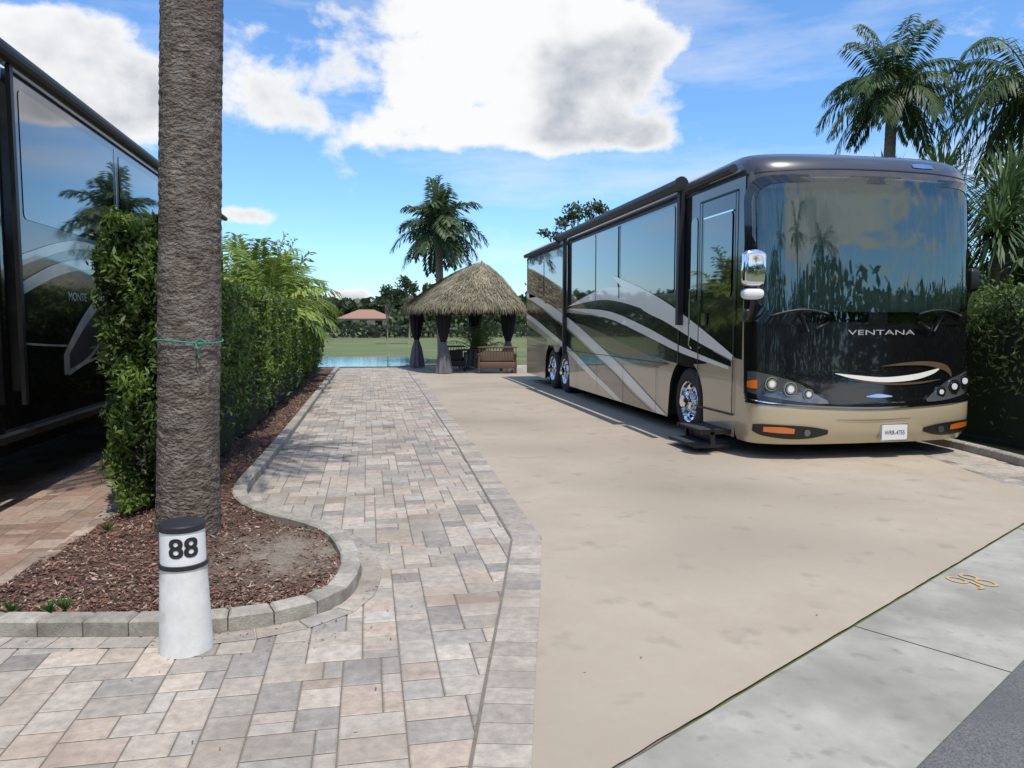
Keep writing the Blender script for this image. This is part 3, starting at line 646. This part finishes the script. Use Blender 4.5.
# ------------------------------------------------------------ second motorhome at left
r2=empty('motorhome'); zz=lambda z:.52+(z-.2)*(3.52/3.42)
B2=Coach(-4.65,1.45,4.7,18.35,zz)
B2.body(r2,'black','black','black','darkgrey',[6.9,14.2,15.4])
for i,y in enumerate([6.9,14.2,15.4]): wheel(r2,-3.26,y,-1,name='wheel_%d'%(i+1)); wheel(r2,-6.04,y,1,name='wheel_%d'%(i+4))
f=MB(); B2.patch(f,[(-6.0,1.74,3.25),(-4.65,1.70,3.3),(-3.3,1.74,3.25)],.01,'glass',nz=8,per=12); f.done('windshield',r2,smooth=True)
f=MB(); B2.patch(f,[(-5.95,1.6,3.35),(-4.65,1.6,3.35),(-3.35,1.6,3.35)],-.1,'curtain_in',nz=8,per=12); f.done('cab_curtain',r2,smooth=True)
g=MB()
g.box(-3.2,-3.14,7.75,13.4,1.02,3.93,'black')
X2=-3.14
def side2(poly,off,k): side(g,poly,off,k,X=X2,sg=1)
def rr(y0,y1,z0,z1,r=.06):
    pts=[]
    for cy,cz,a0 in((y1-r,z1-r,0),(y0+r,z1-r,90),(y0+r,z0+r,180),(y1-r,z0+r,270)):
        for a in range(0,91,18): pts.append((cy+r*math.cos(R(a0+a)),cz+r*math.sin(R(a0+a))))
    return pts
side2(rr(7.92,10.55,2.62,3.80),.006,'win'); side2(rr(10.8,13.15,2.9,3.80),.006,'win')
side2([(10.66-.012,2.55),(10.66+.012,2.55),(10.66+.012,3.86),(10.66-.012,3.86)],.008,'silver')
band(g,[(7.76,2.27),(9.2,2.55),(10.9,2.52)],[(7.76,2.17),(9.2,2.46),(10.9,2.51)],.007,'silver',X=X2,sg=1)
band(g,[(7.76,2.02),(9.0,2.32),(11.2,2.44)],[(7.76,1.90),(9.0,2.20),(11.2,2.42)],.0074,'silver',X=X2,sg=1)
band(g,[(8.7,1.32),(9.4,1.78),(10.4,2.18),(11.8,2.42)],[(8.7,1.10),(9.5,1.25),(10.5,1.75),(11.8,2.38)],.0079,'silver',X=X2,sg=1)
band(g,[(8.85,1.32),(9.45,1.66),(10.4,2.06),(11.6,2.38)],[(8.85,1.16),(9.55,1.32),(10.5,1.82),(11.6,2.36)],.009,'darkgrey',X=X2,sg=1)
band(g,[(7.76,1.47),(8.3,1.44),(8.8,1.42)],[(7.76,1.45),(8.3,1.42),(8.8,1.40)],.0085,'silver',X=X2,sg=1)
band(g,[(8.8,1.12),(9.6,1.25),(11.4,1.35)],[(8.8,1.09),(9.6,1.22),(11.4,1.33)],.010,'silver',X=X2,sg=1)
g.box(-3.2,-3.10,5.4,18.3,.60,.66,'plastic')
g.box(-3.19,-3.12,5.4,18.3,3.955,4.0,'silver')
g.tube([(-3.08,6.0,4.02),(-3.08,14.6,4.02)],.07,'blackp',K=12); g.tube([(-3.1,14.8,3.98),(-3.1,18.2,3.98)],.05,'blackp',K=12)
g.box(-3.13,-3.09,7.66,7.72,.9,3.95,'plastic'); g.box(-3.18,-3.05,14.62,14.70,1.0,4.0,'plastic')
side(g,rr(15,16.8,2.8,3.7),.006,'win',X=-3.2,sg=1)
g.done('slide_out_and_trim',r2)
textmesh("MONTE",.13,'silver','side_lettering',r2,lambda x,y:(-3.125,9.15+x*1.2,1.93+y*1.0))
# ------------------------------------------------------------ thatched hut
hut=empty('thatched_hut'); posts=[(1.76,28.08),(2.41,24.65),(4.64,25.2),(4.0,28.65)]
hc=np.mean(np.array(posts),axis=0); ez=2.10; apex=np.array([hc[0]+.75,hc[1]-.1,3.72])
b=MB()
for x,y in posts: b.tube([(x,y,0),(x,y,2.3)],.075,'wood',K=12)
for i in range(4):
    a=posts[i];c_=posts[(i+1)%4]; b.tube([(a[0],a[1],2.2),(c_[0],c_[1],2.2)],.06,'wood',K=8)
    b.tube([(a[0],a[1],2.25),(apex[0],apex[1],apex[2]-.15)],.045,'wood',K=8)
b.done('timber_frame',hut,smooth=True)
def eave(t):
    i=int(t)%4; w=t-int(t); p=np.array(posts[i])*(1-w)+np.array(posts[(i+1)%4])*w; d=p-hc
    corner=max(abs(w-.5)*2,0)**3
    return hc+d*(1.50-.18*corner)
def rz(q): return ez+(apex[2]-ez)*(math.sin(min(q,1)*math.pi/2)**.85 if q>0 else 0)*(.55)+(apex[2]-ez)*.45*max(q,0)
b=MB(); K=64; lv=10; vs=[];fs=[]
for i in range(lv+1):
    q=i/lv
    for j in range(K):
        e=eave(4*j/K); p=e*(1-q)+apex[:2]*q; z=rz(q)+.03*mnoise.noise(Vector((p[0]*3,p[1]*3,q*4)))
        vs.append((p[0],p[1],z))
for i in range(lv):
    for j in range(K): fs.append((i*K+j,i*K+(j+1)%K,(i+1)*K+(j+1)%K,(i+1)*K+j))
vs2=[(x,y,z-.14) for x,y,z in vs]; b.add(vs,fs,'straw',(.14,.12,.08)); b.add(vs2,fs,'straw',(.05,.04,.028)); b.done('thatch_base',hut,smooth=True)
n=15000; C=[];U=[];V=[];Co=[]
for i in range(n):
    t=random.random()*4; e=eave(t); q=1-math.sqrt(random.random()); fr_=random.random()<.16
    if fr_: q=random.uniform(-.02,.02)
    p=e*(1-q)+apex[:2]*q; z=rz(q)
    dn=np.array([e[0]-apex[0],e[1]-apex[1],ez-apex[2]]); dn/=np.linalg.norm(dn)
    if fr_: dn=dn*.4+np.array([0,0,-1]); dn/=np.linalg.norm(dn)
    dn=dn+np.array([random.gauss(0,.13) for _ in range(3)])
    L_=random.uniform(.08,.22); sv=np.cross(dn,[0,0,1]); sv/=np.linalg.norm(sv)+1e-6
    C.append((p[0]+dn[0]*L_*.3,p[1]+dn[1]*L_*.3,z+.035+random.uniform(-.02,.04)+dn[2]*L_*.3)); U.append(dn*L_); V.append(sv*random.uniform(.006,.014))
    k=random.uniform(.45,1.15)*(1+.4*mnoise.noise(Vector((p[0]*2,p[1]*2,z*5)))); Co.append((.31*k,.275*k,.185*k))
cards('thatch_straw',np.array(C),np.array(U),np.array(V),np.array(Co),'straw',hut)
for (x,y) in posts:
    b=MB(); K=40; prof=[(.02,.26),(.3,.23),(.7,.17),(.98,.09),(1.02,.085),(1.3,.16),(1.7,.22),(2.12,.26)]
    for i in range(len(prof)-1):
        vs=[]
        for z,r in(prof[i],prof[i+1]):
            for j in range(K):
                a=2*math.pi*j/K; q=r*(1+.16*math.sin(a*9+x)); vs.append((x+q*math.cos(a),y+q*math.sin(a),z+.015))
        b.add(vs,[(j,(j+1)%K,K+(j+1)%K,K+j) for j in range(K)],'clothg' if prof[i][0]<1.0 else 'clothd')
    b.done('tied_curtain',hut,smooth=True)
def sofa(name,x0,y0,w,dpt,k,rot=0,cush='cushion',back=.85):
    e=empty(name,(x0,y0,.015)); e.rotation_euler=(0,0,rot); b=MB()
    b.rbox((0,0,.27),(w,dpt,.20),k,.03)
    for i in range(int(w/.09)): xx=-w/2+.05+i*.09; b.tube([(xx,dpt/2-.05,.35),(xx,dpt/2-.02,back)],.012,k,K=6)
    b.rbox((0,dpt/2-.03,back),(w,.07,.06),k,.02)
    b.rbox((0,dpt/2-.09,.56),(w-.2,.10,.34),cush,.04)
    for s in(-1,1): b.rbox((s*(w/2-.04),0,.62),(.08,dpt,.05),k,.02); b.rbox((s*(w/2-.04),0,.45),(.03,dpt-.1,.32),k,.012)
    for sx in(-1,1):
        for sy in(-1,1): b.tube([(sx*(w/2-.05),sy*(dpt/2-.05),0),(sx*(w/2-.05),sy*(dpt/2-.05),.62)],.025,k,K=8)
    nn=max(1,round(w/.65))
    for i in range(nn): b.rbox((-w/2+.1+(w-.2)*(i+.5)/nn,-.03,.42),((w-.24)/nn,dpt-.16,.12),cush,.04)
    b.done('frame_and_cushions',e,smooth=True,angle=50); return e
sofa('wicker_loveseat',4.15,24.5,1.3,.65,'wicker',rot=3.0)
sofa('patio_armchair',2.95,25.9,.75,.7,'wickerd',rot=2.9,cush='cushd'); sofa('patio_armchair',3.0,27.4,.75,.7,'wickerd',rot=1.3,cush='cushd')
tb=empty('patio_table'); b=MB(); b.lathe([(.0001,.72),(.45,.72),(.46,.70),(.45,.68),(.05,.66),(.04,.1),(.25,.04),(.26,.015)],(3.5,26.8,0),'z','wood',32); b.done('top_and_pedestal',tb,smooth=True,angle=40)
pp_=empty('potted_plant'); b=MB(); b.lathe([(.15,.015),(.2,.35),(.22,.37),(.18,.36),(.0001,.33)],(4.0,27.6,0),'z','terracotta',24); b.done('pot',pp_,smooth=True)
palm_crown(pp_,(4.0,27.6,.5),18,1.5,.35,(.07,.13,.03),(.16,.25,.05),pairs=24,seed=21,e0=1.4,e1=.7)
# ------------------------------------------------------------ palms and trees
def palm(name,x,y,h,r0,r1,nf,Lf,leafL,lo,hi,lean=(0,0),**kw):
    e=empty(name); trunk_mesh((x-lean[0],y-lean[1],0),(x,y,h),r0,r1,.16,K=14,n=110,amp=.05,seed=h).done('trunk',e,smooth=True)
    palm_crown(e,(x,y,h),nf,Lf,leafL,lo,hi,**kw); return e
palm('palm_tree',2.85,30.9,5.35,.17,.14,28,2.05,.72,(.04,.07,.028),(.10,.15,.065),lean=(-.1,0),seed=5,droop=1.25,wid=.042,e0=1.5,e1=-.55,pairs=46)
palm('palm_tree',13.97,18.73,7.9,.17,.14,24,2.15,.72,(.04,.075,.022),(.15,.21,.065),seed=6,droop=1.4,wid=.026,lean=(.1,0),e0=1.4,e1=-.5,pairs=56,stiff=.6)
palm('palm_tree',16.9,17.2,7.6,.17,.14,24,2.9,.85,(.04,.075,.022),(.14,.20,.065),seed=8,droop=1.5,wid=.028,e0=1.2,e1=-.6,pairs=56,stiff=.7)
e=empty('areca_palm')
for i,(dx,dy,hh) in enumerate([(0,0,2.3),(.6,.8,2.0),(-.4,.5,2.3),(.4,2.4,2.2),(.55,-2.2,1.8)]):
    x,y=-2.75+dx,20.5+dy; trunk_mesh((x,y,0),(x,y,hh),.06,.05,.12,K=8,n=24).done('stem',e,smooth=True)
    palm_crown(e,(x,y,hh),14,1.8,.6,(.14,.21,.04),(.34,.42,.08),seed=30+i,droop=1.1,wid=.034,e0=1.45,e1=.1,pairs=28,name='fronds')
def pandanus(name,x,y,heads,seed):
    r=random.Random(seed); e=empty(name); tb=MB(); C=[];U=[];V=[];Co=[]
    for (dx,dy,z,rad) in heads:
        p=np.array([x+dx,y+dy,z]); tb.tube([(x,y,0),(x+dx*.3,y+dy*.3,z*.5),tuple(p)],[.13,.09,.07],'trunk2',K=8)
        for i in range(230):
            az=r.uniform(0,6.283);el=r.uniform(-.7,1.4); d=np.array([math.cos(az)*math.cos(el),math.sin(az)*math.cos(el),math.sin(el)]); L_=rad*r.uniform(.75,1.1)
            m_=p+d*L_*.55; d2=d+np.array([0,0,-.9*math.cos(el)]); d2/=np.linalg.norm(d2); q=m_+d2*L_*.5; sv=np.cross(d,[0,0,1]); sv/=np.linalg.norm(sv)+1e-6
            k=r.uniform(.6,1.3); c=np.array([.055,.10,.03])*k if r.random()<.75 else np.array([.13,.19,.06])*k
            C+=[(p+m_)/2,(m_+q)/2];U+=[(m_-p)*.55,(q-m_)*.58];V+=[sv*.035,sv*.028];Co+=[c,c*1.1]
    cards('sword_leaves',np.array(C),np.array(U),np.array(V),np.array(Co),'leaf',e); tb.done('limbs',e,smooth=True)
pandanus('screw_pine',12.9,13.8,[(0,0,4.1,1.1),(-.9,.5,3.3,1.0),(.9,-.4,3.4,1.1),(.2,-1.1,2.8,1.0),(-.4,1.2,4.6,1.0),(-1.5,-.3,2.6,1.0),(1.2,1,4.6,1.1),(-.9,-.9,3.3,.9),(-.3,-.5,3.7,.9)],1)
pandanus('screw_pine',12.6,17.0,[(0,0,4.7,1.1),(-1,.5,4.0,1.0),(.9,-.4,4.4,1.1),(-.3,-1.1,3.3,1.0)],2)
def tree(name,x,y,h,cr,n,lo,hi,seed,size=.09,tr=.12,squash=.75,clumps=14,trunk_frac=.5,cs=(.22,.42)):
    r=random.Random(seed); e=empty(name); tb=MB(); top=(x+r.uniform(-.2,.2)*cr*.3,y,h*trunk_frac)
    tb.tube([(x,y,0),(x+.05,y,h*trunk_frac*.5),top],[tr,tr*.8,tr*.6],'trunk2',K=8); C=[]; bi=[]
    cz=h-cr*squash
    for i in range(clumps):
        a=r.uniform(0,6.28);el=r.uniform(-.5,1.3); rr_=cr*r.uniform(.35,.95); p=(x+rr_*math.cos(a)*math.cos(el),y+rr_*math.sin(a)*math.cos(el),cz+rr_*squash*math.sin(el))
        tb.tube([top,tuple((np.array(top)+np.array(p))/2+np.array([0,0,.05*cr])),p],[tr*.45,tr*.3,tr*.12],'trunk2',K=6)
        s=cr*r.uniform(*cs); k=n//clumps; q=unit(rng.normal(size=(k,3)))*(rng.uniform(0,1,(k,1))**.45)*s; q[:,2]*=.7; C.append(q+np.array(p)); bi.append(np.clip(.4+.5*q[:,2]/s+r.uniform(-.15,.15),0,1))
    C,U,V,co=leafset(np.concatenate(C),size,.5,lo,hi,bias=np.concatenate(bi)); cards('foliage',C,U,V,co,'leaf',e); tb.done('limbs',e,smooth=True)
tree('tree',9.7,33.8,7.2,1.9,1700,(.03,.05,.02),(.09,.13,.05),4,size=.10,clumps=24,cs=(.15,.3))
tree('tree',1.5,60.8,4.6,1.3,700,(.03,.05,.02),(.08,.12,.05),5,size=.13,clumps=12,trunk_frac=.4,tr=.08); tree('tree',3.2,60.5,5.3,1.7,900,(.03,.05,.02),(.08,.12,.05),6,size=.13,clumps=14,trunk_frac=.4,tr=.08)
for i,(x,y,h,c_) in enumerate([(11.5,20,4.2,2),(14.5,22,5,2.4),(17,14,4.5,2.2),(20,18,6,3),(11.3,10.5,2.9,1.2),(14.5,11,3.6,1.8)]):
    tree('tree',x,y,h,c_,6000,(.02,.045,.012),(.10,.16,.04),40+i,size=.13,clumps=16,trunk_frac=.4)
def treeline(name,pts,n,hmin,hmax,depth,size):
    C=[];bi=[]
    for i in range(n):
        t=random.random()*(len(pts)-1); a=int(t);w=t-a; p=np.array(pts[a])*(1-w)+np.array(pts[a+1])*w
        hh=hmin+(hmax-hmin)*(.5+.9*mnoise.noise(Vector((p[0]*.09,p[1]*.09,0)))+.35*mnoise.noise(Vector((p[0]*.35,p[1]*.35,2)))); z=random.random()**.7*max(hh,.8)
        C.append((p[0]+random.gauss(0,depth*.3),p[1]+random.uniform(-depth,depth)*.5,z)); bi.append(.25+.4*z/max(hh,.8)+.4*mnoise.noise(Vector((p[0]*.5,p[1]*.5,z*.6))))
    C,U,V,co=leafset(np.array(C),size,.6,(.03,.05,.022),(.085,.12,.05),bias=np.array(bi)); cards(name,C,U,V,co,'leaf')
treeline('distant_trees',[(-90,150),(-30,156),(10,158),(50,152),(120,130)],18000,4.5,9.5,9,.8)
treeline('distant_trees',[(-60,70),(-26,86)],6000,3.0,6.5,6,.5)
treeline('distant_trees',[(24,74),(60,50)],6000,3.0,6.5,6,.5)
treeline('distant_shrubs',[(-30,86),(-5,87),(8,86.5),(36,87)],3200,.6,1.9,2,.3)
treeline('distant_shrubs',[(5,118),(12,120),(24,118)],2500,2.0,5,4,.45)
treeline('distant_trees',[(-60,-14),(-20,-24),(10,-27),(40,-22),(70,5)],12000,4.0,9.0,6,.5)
palm('palm_tree',2.5,-15,8.5,.2,.16,16,3.2,.8,(.03,.06,.02),(.08,.13,.04),seed=61,droop=1.2,wid=.04,pairs=26)
palm('palm_tree',9.5,-17,9.5,.2,.16,16,3.2,.8,(.03,.06,.02),(.08,.13,.04),seed=62,droop=1.2,wid=.04,pairs=26)
palm('palm_tree',14.5,-13,7.5,.2,.16,16,3.0,.8,(.03,.06,.02),(.08,.13,.04),seed=63,droop=1.2,wid=.04,pairs=26)
# ------------------------------------------------------------ pond, fence, houses
pl=[(-14,29.6),(-8,28.7),(-1.5,28.9),(1.2,28.9),(2.3,31.5),(2.4,36.5),(-2,37.4),(-10,37),(-16,34)]
sheet('pond',[tuple(p) for p in catmull(pl+[pl[0]],5)[:-1]],.03,'water')
fe=empty('pool_fence'); b=MB()
for i in range(60):
    x=-28+i*1.2; b.box(x-.035,x+.035,84,84.07,0,1.25,'fence')
for z in(.2,.7,1.2): b.box(-28,43,84.0,84.04,z-.04,z+.04,'fence')
for i in range(420): x=-28+i*.17; b.box(x-.012,x+.012,84.01,84.035,.1,1.22,'fence')
b.done('rails_and_pickets',fe)
def house(name,x,y,w,d,h,rh):
    e=empty(name); b=MB(); b.box(x-w/2,x+w/2,y-d/2,y+d/2,0,h,'wall'); b.done('walls',e)
    b=MB(); o=.6; R1=(x-w/2+d/2,y,h+rh);R2=(x+w/2-d/2,y,h+rh); q=[(x-w/2-o,y-d/2-o,h),(x+w/2+o,y-d/2-o,h),(x+w/2+o,y+d/2+o,h),(x-w/2-o,y+d/2+o,h)]
    b.add(q+[R1,R2],[(0,1,5,4),(1,2,5),(2,3,4,5),(3,0,4),(0,3,2,1)],'tile'); b.done('hip_roof',e)
    b=MB()
    for i in range(int(w/2.6)):
        xx=x-w/2+1.4+i*2.6; b.box(xx-.6,xx+.6,y-d/2-.05,y-d/2,.9,2.1,'win'); b.box(xx-.68,xx+.68,y-d/2-.03,y-d/2+.0,.82,.9,'cream')
    b.done('windows',e)
house('stucco_house',-.2,136,9,6.5,2.4,1.6); house('stucco_house',-14,140,12,8,2.6,1.5)
# ------------------------------------------------------------ world
wd=bpy.data.worlds.new("World"); sc.world=wd; wd.use_nodes=True; nt=wd.node_tree; N=nt.nodes; L=nt.links
sun_el=R(67); sun_az=R(165)
bg=N["Background"]; bg.inputs[1].default_value=.12
sky=N.new("ShaderNodeTexSky"); sky.sky_type='NISHITA'; sky.sun_disc=False; sky.sun_elevation=sun_el; sky.sun_rotation=sun_az; sky.ozone_density=2.0; sky.dust_density=.4; sky.air_density=1.0
tc=N.new("ShaderNodeTexCoord"); sp=N.new("ShaderNodeSeparateXYZ"); L.new(tc.outputs["Generated"],sp.inputs[0])
def math_(op,a,b=None,clamp=False):
    n=N.new("ShaderNodeMath"); n.operation=op; n.use_clamp=clamp
    for i,v in enumerate((a,b)):
        if v is None: continue
        if isinstance(v,(int,float)): n.inputs[i].default_value=v
        else: L.new(v,n.inputs[i])
    return n.outputs[0]
az=math_('ARCTAN2',sp.outputs[0],sp.outputs[1]); el=math_('ARCSINE',sp.outputs[2])
cv=N.new("ShaderNodeCombineXYZ"); L.new(az,cv.inputs[0]); L.new(el,cv.inputs[1]); V0=cv.outputs[0]
def noise_(vec,scale,detail=8,rough=.6,stretch=None,rot=None,dist=0):
    if stretch or rot:
        mp=N.new("ShaderNodeMapping"); 
        if stretch: mp.inputs["Scale"].default_value=stretch
        if rot: mp.inputs["Rotation"].default_value=rot
        L.new(vec,mp.inputs[0]); vec=mp.outputs[0]
    n=N.new("ShaderNodeTexNoise"); n.noise_dimensions='2D'; n.inputs["Scale"].default_value=scale; n.inputs["Detail"].default_value=detail; n.inputs["Roughness"].default_value=rough; n.inputs["Distortion"].default_value=dist
    L.new(vec,n.inputs["Vector"]); return n.outputs[0]
def ae(px,py):
    u=(px-512)/760;v=(py-384)/760;p=math.atan(61/760);Fw=math.cos(p)-v*math.sin(p);D=math.sin(p)+v*math.cos(p)
    return math.atan2(u,Fw)+math.atan(144/760), math.atan2(-D,math.hypot(u,Fw))
blobs=[]
for px,py,rx,ry in [(450,85,80,42),(540,70,90,52),(612,58,66,46),(395,132,62,20),(430,20,56,34),(560,128,95,22),(645,138,36,13),(520,10,100,34),(60,75,80,38),(130,100,60,30),(250,75,66,40),(40,25,50,18),(350,300,30,10),(240,215,30,9)]:
    a,e_=ae(px,py); blobs.append((a,e_,rx/760,ry/760))
blobs+=[(2.6,.5,.5,.25),(-2.8,.7,.6,.25),(-1.7,.4,.5,.2),(1.5,.35,.4,.2),(3.0,.25,.6,.12)]
tot=None
for a,e_,ra,re in blobs:
    q=N.new("ShaderNodeVectorMath"); q.operation='MULTIPLY_ADD'; L.new(V0,q.inputs[0]); q.inputs[1].default_value=(1/ra,1/re,0); q.inputs[2].default_value=(-a/ra,-e_/re,0)
    l=N.new("ShaderNodeVectorMath"); l.operation='DOT_PRODUCT'; L.new(q.outputs[0],l.inputs[0]); L.new(q.outputs[0],l.inputs[1])
    g_=math_('EXPONENT',math_('MULTIPLY',l.outputs["Value"],-1.0)); tot=g_ if tot is None else math_('ADD',tot,g_)
tot=math_('MINIMUM',tot,1.15)
n1=noise_(V0,10,7,.56,stretch=(1,1.4,1),dist=.1)
dens=math_('ADD',math_('MULTIPLY',tot,.95),math_('MULTIPLY',math_('SUBTRACT',n1,.5),2.1))
mr=N.new("ShaderNodeMapRange"); mr.interpolation_type='SMOOTHSTEP'; mr.inputs[1].default_value=.32; mr.inputs[2].default_value=.82; L.new(dens,mr.inputs[0])
ci=noise_(V0,2.4,5,.6,stretch=(1,5,1),rot=(0,0,R(-22))); mc=N.new("ShaderNodeMapRange"); mc.inputs[1].default_value=.48; mc.inputs[2].default_value=.8; mc.inputs[4].default_value=.5; L.new(ci,mc.inputs[0])
alpha=math_('MAXIMUM',mr.outputs[0],mc.outputs[0])
n2=noise_(V0,4.5,4,.5,stretch=(1,1.5,1)); sh=N.new("ShaderNodeMapRange"); sh.interpolation_type='SMOOTHSTEP'; sh.inputs[1].default_value=.40; sh.inputs[2].default_value=.62; L.new(n2,sh.inputs[0])
shd=math_('MULTIPLY',math_('MULTIPLY',sh.outputs[0],math_('SUBTRACT',dens,.6,True)),1.15,True)
W=1/.12
cc_=N.new("ShaderNodeMix"); cc_.data_type='RGBA'; L.new(shd,cc_.inputs[0]); cc_.inputs[6].default_value=(.97*W,.975*W,.985*W,1); cc_.inputs[7].default_value=(.50*W,.54*W,.60*W,1)
tint=N.new("ShaderNodeMix"); tint.data_type='RGBA'; tint.blend_type='MULTIPLY'; tint.inputs[0].default_value=1; L.new(sky.outputs[0],tint.inputs[6]); tint.inputs[7].default_value=(1.02,1.42,1.80,1)
mx=N.new("ShaderNodeMix"); mx.data_type='RGBA'; L.new(alpha,mx.inputs[0]); L.new(tint.outputs[2],mx.inputs[6]); L.new(cc_.outputs[2],mx.inputs[7]); L.new(mx.outputs[2],bg.inputs[0])
sl=bpy.data.lights.new('sun','SUN'); sl.energy=4.1; sl.angle=R(.5); sl.color=(1,.94,.84); so=bpy.data.objects.new('sun',sl); sc.collection.objects.link(so)
sdir=Vector((math.sin(sun_az)*math.cos(sun_el),math.cos(sun_az)*math.cos(sun_el),math.sin(sun_el))); so.rotation_euler=sdir.to_track_quat('Z','Y').to_euler(); so.location=(0,0,30)
cd=bpy.data.cameras.new('camera'); cd.sensor_width=36; cd.lens=36*760/1024; cd.clip_end=3000; co=bpy.data.objects.new('camera',cd); sc.collection.objects.link(co)
co.location=(0,0,1.65); co.rotation_euler=(R(90)-math.atan(61/760),0,-math.atan(144/760)); sc.camera=co
sc.view_settings.view_transform='Standard'; sc.view_settings.look='None'; sc.view_settings.exposure=0
